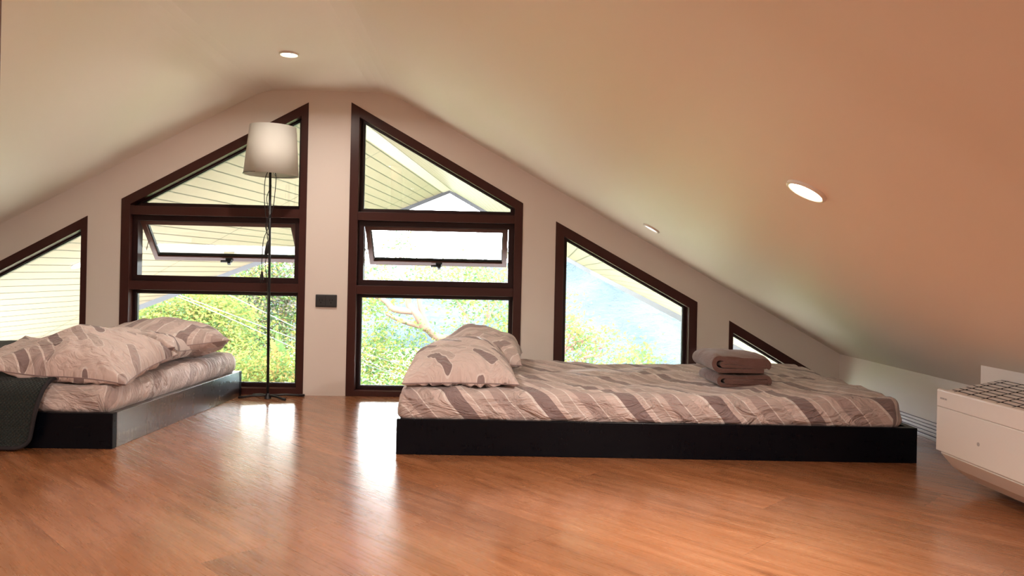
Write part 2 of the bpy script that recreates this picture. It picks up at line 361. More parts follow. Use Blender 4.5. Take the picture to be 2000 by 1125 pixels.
# ------------------------------------------------------------------ windows
FY0 = W - .004
def window(n, ws, transoms=(), sash=None, label=''):
    P = WIN[n]; root = empty('window_%d' % n, (P[0][0], W, 0)); tag(root, kind='structure', label=label)
    off = Matrix.Translation((-P[0][0], -W, 0))
    def add(name, bm, mat, parent=root, bev=.0015):
        bmesh.ops.transform(bm, verts=bm.verts, matrix=off); return obj(name, bm, mat, parent, bev=bev)
    inn = inset(P, ws); bm = bmesh.new(); ring(bm, P, inn, FY0, W + .095); add('frame', bm, M['frame'])
    xl, xr = inn[0][0], inn[1][0]
    def ztop(x):
        (x1, z1), (x0, z0) = inn[2], inn[3]; return z0 + (z1 - z0) * (x - x0) / (x1 - x0)
    secs = []; zb = inn[0][1]
    for t0, t1 in transoms:
        add('transom', B(xl, xr, FY0 + .002, W + .09, t0, t1), M['frame']); secs.append([(xl, zb), (xr, zb), (xr, t0), (xl, t0)]); zb = t1
    secs.append([(xl, zb), (xr, zb), (xr, ztop(xr)), (xl, ztop(xl))])
    for i, s in enumerate(secs):
        opening = sash and i == 1
        bw = .030 if opening else (.008 if n == 5 else .018)
        i1 = inset(s, [bw, bw, (.008 if (i == len(secs) - 1) else bw), bw]); bm = bmesh.new(); ring(bm, s, i1, W + (.028 if opening else .050), W + .088); add('glazing_bead', bm, M['frame_dark'])
        if not opening:
            i2 = inset(i1, [.004] * 4); bm = bmesh.new(); ring(bm, i1, i2, W + .058, W + .078); add('gasket', bm, M['gasket'], bev=0)
            bm = bmesh.new(); prism(bm, inset(i1, [.001] * 4), W + .066, W + .072); add('glass_pane', bm, M['glass'], bev=0)
        else:
            x0, x1 = i1[0][0] + .003, i1[1][0] - .003; z1 = i1[2][1] - .002; z0 = i1[0][1] + .002; L = z1 - z0; A = math.radians(44)
            hy = W + .040
            R = Matrix.Translation((-P[0][0], hy - W, z1)) @ Matrix.Rotation(A, 4, 'X') @ Matrix.Translation((0, 0, 0))
            o_ = [(x0, -L), (x1, -L), (x1, 0), (x0, 0)]
            in_ = inset(o_, [.030, .026, .026, .026]); bm = bmesh.new(); ring(bm, o_, in_, 0, .034)
            bmesh.ops.transform(bm, verts=bm.verts, matrix=R); sf = obj('sash_frame', bm, M['sash'], root, bev=.0015)
            i2 = inset(in_, [.005] * 4); bm = bmesh.new(); ring(bm, in_, i2, .010, .028); bmesh.ops.transform(bm, verts=bm.verts, matrix=R); obj('gasket', bm, M['gasket'], sf)
            bm = bmesh.new(); prism(bm, inset(in_, [.001] * 4), .017, .022); bmesh.ops.transform(bm, verts=bm.verts, matrix=R); obj('glass_pane', bm, M['glass'], sf)
            # cam handle in the middle of the bottom rail
            xc = (x0 + x1) / 2 + .005; bm = bmesh.new(); box(bm, xc - .018, xc + .018, -.014, .002, -L + .006, -L + .030); box(bm, xc - .045, xc + .012, -.024, -.012, -L + .012, -L + .022)
            box(bm, xc - .007, xc + .010, -.030, -.004, -L + .0, -L + .018)
            bmesh.ops.transform(bm, verts=bm.verts, matrix=R); obj('handle', bm, M['metal'], sf, bev=.002)
            # friction stays at both sides
            for xs in (x0 - .0005, x1 + .0005):
                a = R @ Vector((xs, .02, -L * .52)); q = R @ Vector((xs, .02, -.01)); bpt = Vector((xs - P[0][0], .075, z1 - L * .42)); mid = (a + bpt) / 2 + Vector((0, .012, -.05))
                bm = bmesh.new(); tube(bm, [a, mid], .0028, 6); tube(bm, [mid, bpt], .0028, 6); obj('stay_arm', bm, M['steel'], root)
    return root
window(1, [.035, .032, .047, .045], label='partly visible brown window at the far left, sloping top')
window(2, [.036, .037, .047, .047], ((.555, .603), (.958, 1.006)), True, label='tall brown window behind the floor lamp with open awning sash')
window(3, [.030, .045, .047, .047], ((.555, .602), (.955, 1.001)), True, label='tall brown window right of the socket with open awning sash')
window(4, [.036, .046, .050, .047], label='brown four sided window looking onto the blue mountain')
window(5, [.02, .03, .047, .024], label='small brown triangular window behind the towels')
for p in WIN.values():
    hh = max(p[2][1], p[3][1]); portal('portal', ((p[0][0] + p[1][0]) / 2, W + WT + .02, hh / 2), (math.radians(-90), 0, 0), p[1][0] - p[0][0], hh)

# ------------------------------------------------------------------ downlights
def downlight(name, loc, nrm, R_, lens, label, group, watt=0, col=(1, .90, .80)):
    n = Vector(nrm).normalized(); q = n.to_track_quat('Z', 'Y')
    root = empty(name, loc); root.rotation_mode = 'QUATERNION'; root.rotation_quaternion = q; tag(root, label, 'ceiling light', group)
    bm = bmesh.new(); prof = [(R_, -.002), (R_, .003), (R_ * .97, .0065), (R_ * .86, .007), (R_ * .80, .003), (R_ * .78, -.002)]; seg = 40; rows = []
    for r, z in prof: rows.append([bm.verts.new((r * math.cos(2 * math.pi * k / seg), r * math.sin(2 * math.pi * k / seg), z)) for k in range(seg)])
    for i in range(len(rows) - 1):
        for k in range(seg): bm.faces.new((rows[i][k], rows[i][(k + 1) % seg], rows[i + 1][(k + 1) % seg], rows[i + 1][k]))
    obj('trim_ring', bm, M['trimw'], root, smooth=True)
    bm = bmesh.new(); bmesh.ops.create_circle(bm, cap_ends=True, segments=32, radius=R_ * .8, matrix=Matrix.Translation((0, 0, .0012))); obj('lamp_lens', bm, lens, root)
    if watt:
        l = bpy.data.lights.new('lamp_light', 'AREA'); l.shape = 'DISK'; l.size = R_ * 1.5; l.energy = watt; l.color = col; l.spread = math.radians(165)
        o = bpy.data.objects.new('lamp_light', l); COL.objects.link(o); o.parent = root; o.location = (0, 0, .012); o.rotation_euler = (math.pi, 0, 0)
    return root
nR = (-SL, 0, -1); nL = (SL, 0, -1); EPS = .0015
WATT = 7.6
DLG = 'recessed ceiling lights'
downlight('ceiling_light', (.798, 1.892, ceil_z(.798) - EPS), nR, .052, M['bulb'], 'largest round recessed light glowing warm on right ceiling slope', DLG, WATT)
downlight('ceiling_light', (.797, 3.681, ceil_z(.797) - EPS), nR, .044, M['bulbw'], 'small far recessed light on right ceiling slope above fourth window', DLG)
downlight('ceiling_light', (-.897, 3.47, ZF - EPS), (0, 0, -1), .044, M['bulb'], 'round recessed light on the flat top of ceiling above tall windows', DLG, WATT * .6)
for x, y, where in ((.798, .10, 'on right slope just behind the viewer'), (.798, -1.69, 'on right slope near rear wall'), (-.897, 1.30, 'on the flat top in front of the viewer'),  # unseen lamps continuing the rows, added to fill the room with light
                    (-.897, -.70, 'on the flat top behind the viewer'), (-2.54, 1.30, 'on left slope beside the wooden post'), (-2.54, -1.3, 'on left slope near rear wall')):
    nn = nR if x > XR else (nL if x < XL else (0, 0, -1))
    downlight('ceiling_light', (x, y, ceil_z(x) - EPS), nn, .046, M['bulb'], 'added recessed fill light ' + where, DLG, WATT * (.25 if x < -2 else 1.35 if x < 0 else .55))

# ------------------------------------------------------------------ mattress, sheets
def mattress(name, mapf, L, D, T, r, seed, mat, parent, uvf, amp=.015, nx=150, ny=84):
    """rounded soft block in local x 0..L, y 0..D, z 0..T, mapf puts it in the world"""
    bm = bmesh.new(); vs = {}; h = Vector((L / 2, D / 2, T / 2))
    nzz = 14
    def grid(n, hh):
        return [-hh + 2 * hh * (.5 - .5 * math.cos(math.pi * i / n)) * .35 + 2 * hh * i / n * .65 for i in range(n + 1)]
    GX, GY, GZ = grid(nx, h.x), grid(ny, h.y), grid(nzz, h.z)
    def vert(i, j, k):
        key = (i, j, k)
        if key in vs: return vs[key]
        q = Vector((GX[i], GY[j], GZ[k])); inn = Vector([max(-(h[a] - r), min(h[a] - r, q[a])) for a in range(3)])
        d = q - inn; d = d.normalized() if d.length > 1e-9 else Vector((0, 0, 0)); p = inn + d * r
        x, y, z = p + h
        top = max(0, d.z) if d.length else 0
        side = 1 - abs(d.z)
        w_ = nz(x * 2.2 + seed, y * 7 + 2.5 * nz(x * 3, y * 2, seed), 1.7)
        w2 = nz(x * 5 + seed * 2, y * 19 + 3 * nz(x * 4, y * 3, seed + 5), .3)
        f = amp * (1.1 * (.35 - abs(w_)) * 1.6 + .5 * (.3 - abs(w2)) + 1.3 * nz(x * 1.3, y * 1.8, seed))
        dz = f * (top ** .5)
        s3 = nz(x * 7 + (z * 9), y * 7 - z * 9, seed + 3); sd_ = amp * .9 * side * ((.3 - abs(s3)) * 1.5) 
        bulge = .012 * side * math.sin(math.pi * min(1, max(0, z / T)))
        p2 = Vector((x, y, z)) + Vector((0, 0, dz)) + Vector((d.x, d.y, 0)) * (sd_ + bulge)
        v = bm.verts.new(mapf(*p2)); vs[key] = (v, (x, y, z)); return vs[key]
    uvl = bm.loops.layers.uv.new('UVMap')
    def face(ks):
        vv = [vert(*k) for k in ks]; f = bm.faces.new([v[0] for v in vv]); f.smooth = True
        for lp, v in zip(f.loops, vv): lp[uvl].uv = uvf(*v[1])
    for i in range(nx):
        for j in range(ny):
            face([(i, j, nzz), (i + 1, j, nzz), (i + 1, j + 1, nzz), (i, j + 1, nzz)]); face([(i, j, 0), (i, j + 1, 0), (i + 1, j + 1, 0), (i + 1, j, 0)])
    for i in range(nx):
        for k in range(nzz):
            face([(i, 0, k), (i + 1, 0, k), (i + 1, 0, k + 1), (i, 0, k + 1)]); face([(i, ny, k), (i, ny, k + 1), (i + 1, ny, k + 1), (i + 1, ny, k)])
    for j in range(ny):
        for k in range(nzz):
            face([(0, j, k), (0, j, k + 1), (0, j + 1, k + 1), (0, j + 1, k)]); face([(nx, j, k), (nx, j + 1, k), (nx, j + 1, k + 1), (nx, j, k + 1)])
    return obj(name, bm, mat, parent, smooth=True)

def fold_uv(x, y, z, L, T, du, dv):   # the cloth pattern runs over the edges without a break
    wr_ = max(0, min(1, (x - (L - .03)) / .02)); wf = max(0, min(1, (.03 - y) / .02)) * (1 - wr_)
    return (x + (T - z) * wr_ + du, y - (T - z) * wf + dv)
def platform(name, x0, x1, y0, y1, hgt, label, shear=0, sidem='black'):
    root = empty(name, (x0, y0, 0)); tag(root, label, 'bed frame')
    def sh(bm):
        for v in bm.verts: v.co.x += shear * v.co.y
        return bm
    L, D, t = x1 - x0, y1 - y0, .03
    obj('front_board', sh(B(0, L, 0, t, 0, hgt)), M['black'], root, bev=.002)
    obj('back_board', sh(B(0, L, D - t, D, 0, hgt)), M['black'], root, bev=.002)
    obj('side_board', sh(B(0, t, t, D - t, 0, hgt)), M['black'], root, bev=.002)
    obj('side_board', sh(B(L - t, L, t, D - t, 0, hgt)), M[sidem], root, bev=.002)
    obj('base_panel', sh(B(t, L - t, t, D - t, hgt - .030, hgt - .012)), M['black'], root)
    return root
FH = .134
def bed_right():
    # slight turn so that the front board follows the photo
    root = platform('bed_frame', -.322, 1.656, 0, 1.09, FH, 'long low black platform bed frame in front of the right windows')
    a = math.atan2(2.844 - 2.925, 1.978) * .5
    root.location = (-.322, 2.905, 0); root.rotation_euler = (0, 0, a)
    return root
bed_right()
RA = math.atan2(2.844 - 2.925, 1.978) * .5
def mapR(x, y, z):
    c, s = math.cos(RA), math.sin(RA); x2 = x - .0; return Vector((-.322 + x2 * c - y * s, 2.905 + x2 * s + y * c, z))
mr = mattress('mattress', lambda x, y, z: mapR(x + .012, y + .002 + .012, z + .1225), 1.905, 1.02, .117, .022, 3.1, M['sheet'], None,
    lambda x, y, z: fold_uv(x, y, z, 1.905, .117, 0, .2))
tag(mr, 'mattress with mauve striped fitted sheet on the right black platform', 'mattress')
# left bed
LS = .0775
platform('bed_frame', -3.30, -1.384, 2.930, 4.155, FH, 'low black platform bed frame at left with bright reflecting side board', LS, 'blackside')
ml = mattress('mattress', lambda x, y, z: Vector((-3.27 + x + LS * (y + .01), 2.950 + y, z + .1225)), 1.860, 1.17, .112, .026, 8.7, M['sheet2'], None,
    lambda x, y, z: fold_uv(x, y, z, 1.860, .112, .13, 0), amp=.010)
tag(ml, 'mattress with beige striped sheet on the left black platform, partly under blanket', 'mattress')

# ------------------------------------------------------------------ pillows
def pillow(name, c, a, b, hgt, rz, seed, mat, label, group, tilt=(0, 0), warp=None, nu=90, nv=70, zmin=None, pw=2.4, wr=.010, hb=.04):
    vs = []; uv = []; fs = []
    R = Matrix.Rotation(rz, 3, 'Z') @ Matrix.Rotation(tilt[0], 3, 'Y') @ Matrix.Rotation(tilt[1], 3, 'X')
    for side in (1, -1):
        for i in range(nu + 1):
            for j in range(nv + 1):
                u = math.sin(math.pi / 2 * (-1 + 2 * i / nu)); v = math.sin(math.pi / 2 * (-1 + 2 * j / nv))
                x = a * u * (1 - .085 * (1 - v * v)); y = b * v * (1 - .10 * (1 - u * u))
                e = max(0, (1 - abs(u) ** pw)) * max(0, (1 - abs(v) ** pw)); t = e ** .42
                edge = (1 - t) * min(1, t * 4)
                # radial puckers along the seams
                ang = math.atan2(v, u); rad = math.hypot(u, v)
                pk = nz(math.cos(ang) * 6 + seed, math.sin(ang) * 6, rad * 1.2 + seed) 
                pk2 = nz(math.cos(ang) * 14 + seed, math.sin(ang) * 14, rad * 1.5)
                big = nz(u * 1.4 + seed, v * 1.4, side + seed)
                fold = .4 - abs(nz(u * 2.5 + v * 1.3 + seed, v * 2.2 - u, seed * .7)) * 1.6
                z = side * ((hgt if side > 0 else hb) * t * (1 + .16 * big)) + wr * (edge * 2.0 * (pk + .6 * pk2) + .8 * fold * min(1, t * 2)) 
                p = Vector((x, y, z))
                if warp: p = warp(p, u, v, side)
                p = R @ p + Vector(c)
                if zmin is not None and p.z < zmin: p.z = zmin + (p.z - zmin) * .02
                vs.append(p); uv.append((x + seed * .37, y + seed * .21 + (.5 if side < 0 else 0)))
    N = (nu + 1) * (nv + 1)
    for s in (0, 1):
        for i in range(nu):
            for j in range(nv):
                q = [s * N + i * (nv + 1) + j, s * N + (i + 1) * (nv + 1) + j, s * N + (i + 1) * (nv + 1) + j + 1, s * N + i * (nv + 1) + j + 1]
                fs.append(q if s == 0 else q[::-1])
    o = pyobj(name, vs, fs, mat, None, True, uv)
    bm = bmesh.new(); bm.from_mesh(o.data); bmesh.ops.remove_doubles(bm, verts=bm.verts, dist=.0006); bm.to_mesh(o.data); bm.free()
    # seam welt is a part of its own
    bm = bmesh.new(); loop = []
    for i in range(0, nu + 1, 2): loop.append(vs[i * (nv + 1)])
    for j in range(2, nv + 1, 2): loop.append(vs[nu * (nv + 1) + j])
    for i in range(nu - 2, -1, -2): loop.append(vs[i * (nv + 1) + nv])
    for j in range(nv - 2, -1, -2): loop.append(vs[j])
    tube(bm, loop, .0022, 6, cap=False); obj('seam', bm, mat, o, smooth=True)
    tag(o, label, 'pillow', group); return o
ZT = .243
GP = 'striped pillows on the beds'
def end_dome(p, u, v, side):   # short end towards the viewer is propped steep
    return p
pillow('pillow', (-.094, 3.235, ZT + .024), .222, .325, .138, math.radians(2), 1.3, M['pill'], 'nearer rumpled pillow at the left end of the right bed', GP, zmin=ZT - .002, pw=2.2, wr=.013, hb=.03)
pillow('pillow', (-.025, 3.71, ZT + .034), .212, .27, .148, math.radians(-3), 4.9, M['pills'], 'farther striped pillow at left end of right bed, against the window', GP, zmin=ZT - .002, pw=2.2, wr=.012, hb=.04)
ZL = .237
def taper_left(p, u, v, side):
    f = max(0, min(1, (u + 1) / 1.2)); f = f * f * (3 - 2 * f); p.z = p.z * (.30 + .80 * f) + .050 * max(0, -u) ** 1.5 - .022 * max(0, u) ** 2
    p.x += .02 * max(0, u) * v; return p
def lift_corner(p, u, v, side):
    p.z += .050 * max(0, u * .5 - v * .5) ** 2; return p
pillow('pillow', (-1.640, 3.15, ZL + .058), .305, .215, .128, math.radians(2), 7.4, M['pill'], 'front pillow of left bed, overlapping the dark blanket', GP, zmin=ZL - .003, pw=2.0, wr=.015, tilt=(0, math.radians(9)), hb=.055, warp=taper_left)
pillow('pillow', (-1.640, 3.49, ZL + .055), .290, .20, .118, math.radians(9), 2.2, M['pill'], 'middle pillow of left bed, between the front and back pillows', GP, zmin=ZL - .003, pw=1.9, wr=.018, hb=.06, warp=lift_corner)
pillow('pillow', (-1.590, 3.81, ZL + .052), .325, .20, .140, math.radians(19), 9.6, M['pills'], 'back pillow of left bed, with pointed corner against window', GP, zmin=ZL - .003, pw=1.8, wr=.018, hb=.06, warp=lift_corner)

# ------------------------------------------------------------------ dark quilt over the left bed
def quilt():
    prof = [(3.95, ZL + .040), (3.6, ZL + .046), (3.3, ZL + .030), (3.08, ZL + .012), (2.965, ZL + .008), (2.925, ZL - .012), (2.906, ZL - .05), (2.900, .14), (2.902, .08), (2.897, .03), (2.885, .012)]
    pp = spline([(0, y, z) for y, z in prof], 9); n = len(pp); nx = 60
    dist = [0]
    for i in range(1, n): dist.append(dist[-1] + (pp[i] - pp[i - 1]).length)
    T = dist[-1]; vs = []; uv = []; fs = []
    def edge(s):     # right edge x by arc position
        f = s / T; d = T - s
        x = -1.615 - .055 * max(0, (.30 - d) * -1 + 0) 
        if d > .38: x = -1.60 - (d - .38) * .55
        elif d > .05: x = -1.60 - .062 * (1 - (d - .05) / .33)
        else: x = -1.662 - .055 * (1 - math.sqrt(max(0, 1 - ((.05 - d) / .05) ** 2)))
        return x
    for i, p in enumerate(pp):
        xe = edge(dist[i])
        for k in range(nx + 1):
            f = k / nx; x = -2.75 + (xe + 2.75) * f
            wv = nz(x * 3.2, dist[i] * 2, 4.4); hang = min(1, max(0, (dist[i] - T + .30) / .2))
            y = p.y - .014 * hang * (wv + .4); z = p.z + .014 * (1 - hang) * (wv + .3) + .012 * (1 - hang) * max(0, nz(x * 6, p.y * 5, 2)) 
            vs.append((x, y, max(z, .008))); uv.append((x, dist[i]))
    for i in range(n - 1):
        for k in range(nx): a = i * (nx + 1) + k; fs.append((a, a + 1, a + nx + 2, a + nx + 1))
    o = pyobj('quilt', vs, fs, M['quilt'], None, True, uv)
    s = o.modifiers.new('thick', 'SOLIDIFY'); s.thickness = .010; s.offset = 0
    tag(o, 'dark grey green quilted blanket hanging over the left bed to the floor', 'blanket')
    rim = [Vector(vs[i * (nx + 1) + nx]) for i in range(0, n)] + [Vector(vs[(n - 1) * (nx + 1) + k]) for k in range(nx - 1, -1, -1)]
    bm = bmesh.new(); tube(bm, rim, .008, 8); obj('edge_binding', bm, M['binding'], o, smooth=True)
quilt()

# ------------------------------------------------------------------ folded towels
def towel(name, x0, x1, y0, y1, z0, hgt, seed, label, layers, lean=0):
    """a cloth folded in layers: ribbon path in XZ extruded along Y with soft noise"""
    t = hgt * .135
    cx0, cx1 = x0 + hgt * .30, x1 - hgt * .26; path = []
    zl = [z0 + hgt * (k + .5) / layers for k in range(layers)]
    # big outer fold: bottom layer goes left, wraps to the top layer; inner layers are tucked inside
    out = []
    N = 14
    for i in range(N + 1): out.append((cx1 - (cx1 - cx0) * i / N, z0 + t))
    for i in range(1, 12):
        a = math.pi * i / 12; rr = hgt / 2 - t; out.append((cx0 - math.sin(a) * rr * 1.05, z0 + t + rr * (1 - math.cos(a))))
    for i in range(N + 1): out.append((cx0 + (cx1 - cx0) * i / N, z0 + hgt - t))
    for i in range(1, 9):
        a = math.pi * .78 * i / 8; rr = (hgt - 3 * t) / 2; out.append((cx1 + math.sin(a) * rr, z0 + hgt - t - rr * (1 - math.cos(a))))
    inner = []
    zi = z0 + hgt * .5
    g = (hgt - 4 * t) / 2
    for i in range(N + 1): inner.append((cx1 + .010 - (cx1 - cx0 - .0) * i / N, zi - t * .75))
    for i in range(1, 8):
        a = math.pi * i / 8; rr = t * .75; inner.append((cx0 + .01 - math.sin(a) * rr, zi - rr * math.cos(a)))
    for i in range(N + 1): inner.append((cx0 + .01 + (cx1 - cx0) * i / N, zi + t * .75))
    bm = bmesh.new()
    def ribbon(pts, th, ph):
        n = len(pts); ny = 26; rings = []
        for j in range(ny + 1):
            f = j / ny; y = y0 + (y1 - y0) * f; Lr = []; Rr = []
            for i, (x, z) in enumerate(pts):
                a = pts[max(0, i - 1)]; b = pts[min(n - 1, i + 1)]; dx, dz = b[0] - a[0], b[1] - a[1]; l = math.hypot(dx, dz) or 1; nx_, nz_ = -dz / l, dx / l
                wv = .008 * nz(x * 11 + seed, y * 7, z * 9 + ph) + .004 * nz(x * 30, y * 16 + seed, z * 20)
                top = max(0, (z - z0) / hgt)
                wob = .007 * nz(x * 9, seed + ph, z * 6) if j == 0 else 0
                sag = -.010 * top * (2 * f - 1) ** 4; xx = x + lean * (z - z0) + .006 * nz(y * 8, seed, z * 10)
                zz = z + sag + (wv * top)
                Lr.append((xx + nx_ * th, y + wob, max(z0 + .001, zz + nz_ * th))); Rr.append((xx - nx_ * th, y + wob, max(z0 + .001, zz - nz_ * th)))
            def rcap(p, q, k=5):
                return []
            rings.append([bm.verts.new(p) for p in Lr + Rr[::-1]])
        m_ = len(rings[0])
        for j in range(ny):
            for i in range(m_): bm.faces.new((rings[j][i], rings[j][(i + 1) % m_], rings[j + 1][(i + 1) % m_], rings[j + 1][i]))
        for R_ in (rings[0], rings[-1]):
            for i in range(n - 1): bm.faces.new((R_[i], R_[i + 1], R_[m_ - 2 - i], R_[m_ - 1 - i]))
    ribbon(out, t * .92, 0); ribbon(inner, t * .60, 3)
    o = obj(name, bm, M['towel'], None, smooth=True)
    b = o.modifiers.new('soft', 'BEVEL'); b.width = .004; b.segments = 3; b.limit_method = 'ANGLE'; b.angle_limit = math.radians(50)
    tag(o, label, 'towel', 'folded towels on the right bed')
towel('folded_towel', .968, 1.172, 3.11, 3.38, ZT - .002, .058, 2.0, 'darker folded brown towel at bottom of the towel stack', 2)
towel('folded_towel', .950, 1.168, 3.10, 3.40, ZT + .058, .076, 6.0, 'bulkier folded mauve brown towel on top of the towel stack', 2, lean=-.05)

# ------------------------------------------------------------------ floor lamp
lamp = empty('floor_lamp', (-1.125, 4.07, 0)); tag(lamp, 'slim black floor lamp with white tapered shade in front of window', 'lamp')
LX = -.012
bm = bmesh.new(); tube(bm, [(0, 0, .012), (LX * .5, 0, .7), (LX, 0, 1.22)], .0065, 12); obj('pole', bm, M['metal'], lamp, smooth=True)
bm = bmesh.new(); tube(bm, [(0, 0, .002), (0, 0, .03)], [.018, .009], 16); obj('base_hub', bm, M['metal'], lamp)
for ex, ey in ((-.150, -.010), (.105, -.055), (-.10, .085), (.17, .088)):
    bm = bmesh.new(); tube(bm, [(0, 0, .018), (ex * .5, ey * .5, .016), (ex * .82, ey * .82, .009), (ex, ey, .007)], [.006, .006, .0065, .007], 8); obj('foot', bm, M['metal'], lamp, smooth=True)
def frustum(r0, z0, r1, z1, seg=64, th=.0015):
    bm = bmesh.new(); rows = []
    for r, z in ((r0, z0), (r1, z1), (r1 - th, z1), (r0 - th, z0)): rows.append([bm.verts.new((r * math.cos(2 * math.pi * k / seg), r * math.sin(2 * math.pi * k / seg), z)) for k in range(seg)])
    for i in range(4):
        for k in range(seg): bm.faces.new((rows[i][k], rows[i][(k + 1) % seg], rows[(i + 1) % 4][(k + 1) % seg], rows[(i + 1) % 4][k]))
    return bm
sh = frustum(.140, 1.172, .118, 1.428)
bmesh.ops.transform(sh, verts=sh.verts, matrix=Matrix.Translation((LX + .006, 0, 1.2)) @ Matrix.Rotation(math.radians(1.2), 4, 'Y') @ Matrix.Translation((0, 0, -1.2)))
so = obj('lamp_shade', sh, M['shade'], lamp, smooth=True)
bm = bmesh.new(); tube(bm, [(LX, 0, 1.20), (LX, 0, 1.25)], .018, 16); obj('bulb_holder', bm, M['metal'], lamp)
bm = bmesh.new()
for k in range(3):
    a = 2 * math.pi * k / 3 - .5; tube(bm, [(LX, 0, 1.205), (LX + .137 * math.cos(a), .137 * math.sin(a), 1.178)], .0016, 5)
tube(bm, [(LX + .137 * math.cos(2 * math.pi * k / 40), .137 * math.sin(2 * math.pi * k / 40), 1.176) for k in range(41)], .0015, 5, cap=False)
obj('shade_ring', bm, M['metal'], lamp)
bm = bmesh.new()
tube(bm, spline([(-.004, -.012, 1.215), (-.030, -.018, 1.16), (-.034, -.020, 1.06), (-.026, -.018, .96), (-.012, -.016, .90), (-.034, -.02, .83), (-.040, -.02, .72), (-.038, -.02, .66)]), .0022, 6)
tube(bm, spline([(.004, -.012, 1.21), (.022, -.016, 1.17), (.020, -.016, 1.09), (.008, -.014, .99), (-.020, -.018, .93), (-.016, -.018, .86), (-.010, -.018, .82)]), .0022, 6)
tube(bm, spline([(-.014, -.018, .76), (-.022, -.02, .70), (-.012, -.016, .6), (-.006, -.012, .3), (-.004, -.010, .05)]), .0020, 6)
tube(bm, spline([(-.006, .008, 1.12), (-.024, -.012, 1.05), (-.008, -.016, .97), (-.026, -.014, .90), (-.002, -.012, .84)]), .0020, 6)
obj('power_cord', bm, M['cord'], lamp, smooth=True)
bm = bmesh.new(); tube(bm, [(-.010, -.018, .825), (-.012, -.02, .80), (-.018, -.02, .765), (-.022, -.02, .755)], [.006, .010, .010, .005], 10); obj('cord_switch', bm, M['cord'], lamp, smooth=True)
bm = bmesh.new(); tube(bm, [(-.038, -.02, .668), (-.038, -.02, .650), (-.039, -.02, .625)], [.004, .008, .011], 10)
for dx in (-.006, .006): tube(bm, [(-.039 + dx, -.02, .626), (-.039 + dx, -.02, .606)], .0017, 6)
obj('plug', bm, M['cord'], lamp)

# ------------------------------------------------------------------ wall socket
sk = empty('wall_socket', (-.856, W, .514)); tag(sk, 'dark grey double wall socket between the two tall windows', 'socket')
obj('cover_plate', B(-.057, .057, -.009, 0, -.034, .034), M['socket'], sk, bev=.003)
for dx in (-.027, .027):
    o = obj('socket_insert', B(dx - .024, dx + .024, -.0115, -.009, -.028, .028), M['socket'], sk, bev=.0015)
    bm = bmesh.new(); box(bm, dx - .008, dx - .005, -.0125, -.0114, .000, .010); box(bm, dx + .005, dx + .008, -.0125, -.0114, .000, .010); box(bm, dx - .003, dx + .003, -.0125, -.0114, -.013, -.007); obj('pin_hole', bm, M['hole'], o)

# ------------------------------------------------------------------ air conditioner
ac = empty('air_conditioner', (1.60, 2.52, 0)); tag(ac, 'white split air conditioner mounted low on the right knee wall', 'air conditioner')
AY1 = 2.52; AY0 = 1.66
def acprof(pts, y0, y1, name, mat, parent=ac, bev=.003):
    bm = bmesh.new(); prism(bm, [(x - 1.60, z) for x, z in pts], y0 - 2.52, y1 - 2.52); return obj(name, bm, mat, parent, bev=bev)
acprof([(1.535, .140), (1.56, .105), (1.605, .062), (1.66, .034), (1.735, .026), (1.735, .360), (1.535, .322)], AY0, AY1, 'body', M['white'])
acprof([(1.520, .280), (1.535, .280), (1.535, .337), (1.526, .339), (1.5205, .335)], AY0, AY1 + .001, 'front_strip', M['white'])
acprof([(1.520, .133), (1.535, .133), (1.535, .2795), (1.5205, .2795)], AY0, AY1 + .001, 'front_panel', M['perf'])
acprof([(1.524, .128), (1.532, .136), (1.575, .088), (1.630, .048), (1.622, .041), (1.566, .080)], AY0 + .02, AY1 - .02, 'louver_flap', M['white'], bev=.002)
acprof([(1.632, .036), (1.636, .044), (1.690, .026), (1.690, .018)], AY0 + .03, AY1 - .03, 'inner_flap', M['white'], bev=.001)
tz = lambda x: .330 + (x - 1.54) * .21
acprof([(1.541, .3215), (1.733, .358), (1.733, tz(1.733)), (1.541, tz(1.541))], AY0 + .01, AY1 - .012, 'grille_slot_shade', M['slot'], bev=0)  # dark sheet nearly flush with the slats, its colour stands for slot shade
for k in range(8):
    x = 1.545 + k * .0236
    acprof([(x, tz(x) - .002), (x + .0150, tz(x + .015) - .002), (x + .0150, tz(x + .015) + .0016), (x, tz(x) + .0016)], AY0 + .01, AY1 - .012, 'grille_slat', M['white'], bev=.0008)
bm = bmesh.new()
for k in range(12):
    y = AY1 - .05 - k * .07
    prism(bm, [(1.545 - 1.6, tz(1.545) - .002), (1.73 - 1.6, tz(1.73) - .002), (1.73 - 1.6, tz(1.73) + .0019), (1.545 - 1.6, tz(1.545) + .0019)], y - 2.52, y + .006 - 2.52)
obj('grille_rib', bm, M['slot'], ac)
acprof([(1.528, .3245), (1.540, .3245), (1.540, .334), (1.530, .337)], AY0, AY1, 'top_lip', M['white'])
# small illegible grey print near the top corner of the front
bm = bmesh.new()
for i, wd in enumerate((.0045, .0035, .0045, .003, .0045, .004)):
    y = AY1 - .020 - i * .0062; box(bm, 1.5195 - 1.6, 1.5204 - 1.6, y - wd - 2.52, y - 2.52, .306, .3115)
obj('grey_print', bm, M['grey'], ac)
bm = bmesh.new(); tube(bm, [(1.5198 - 1.6, 2.30 - 2.52, .200), (1.519 - 1.6, 2.30 - 2.52, .200)], .006, 16); obj('sensor_spot', bm, M['grey'], ac)

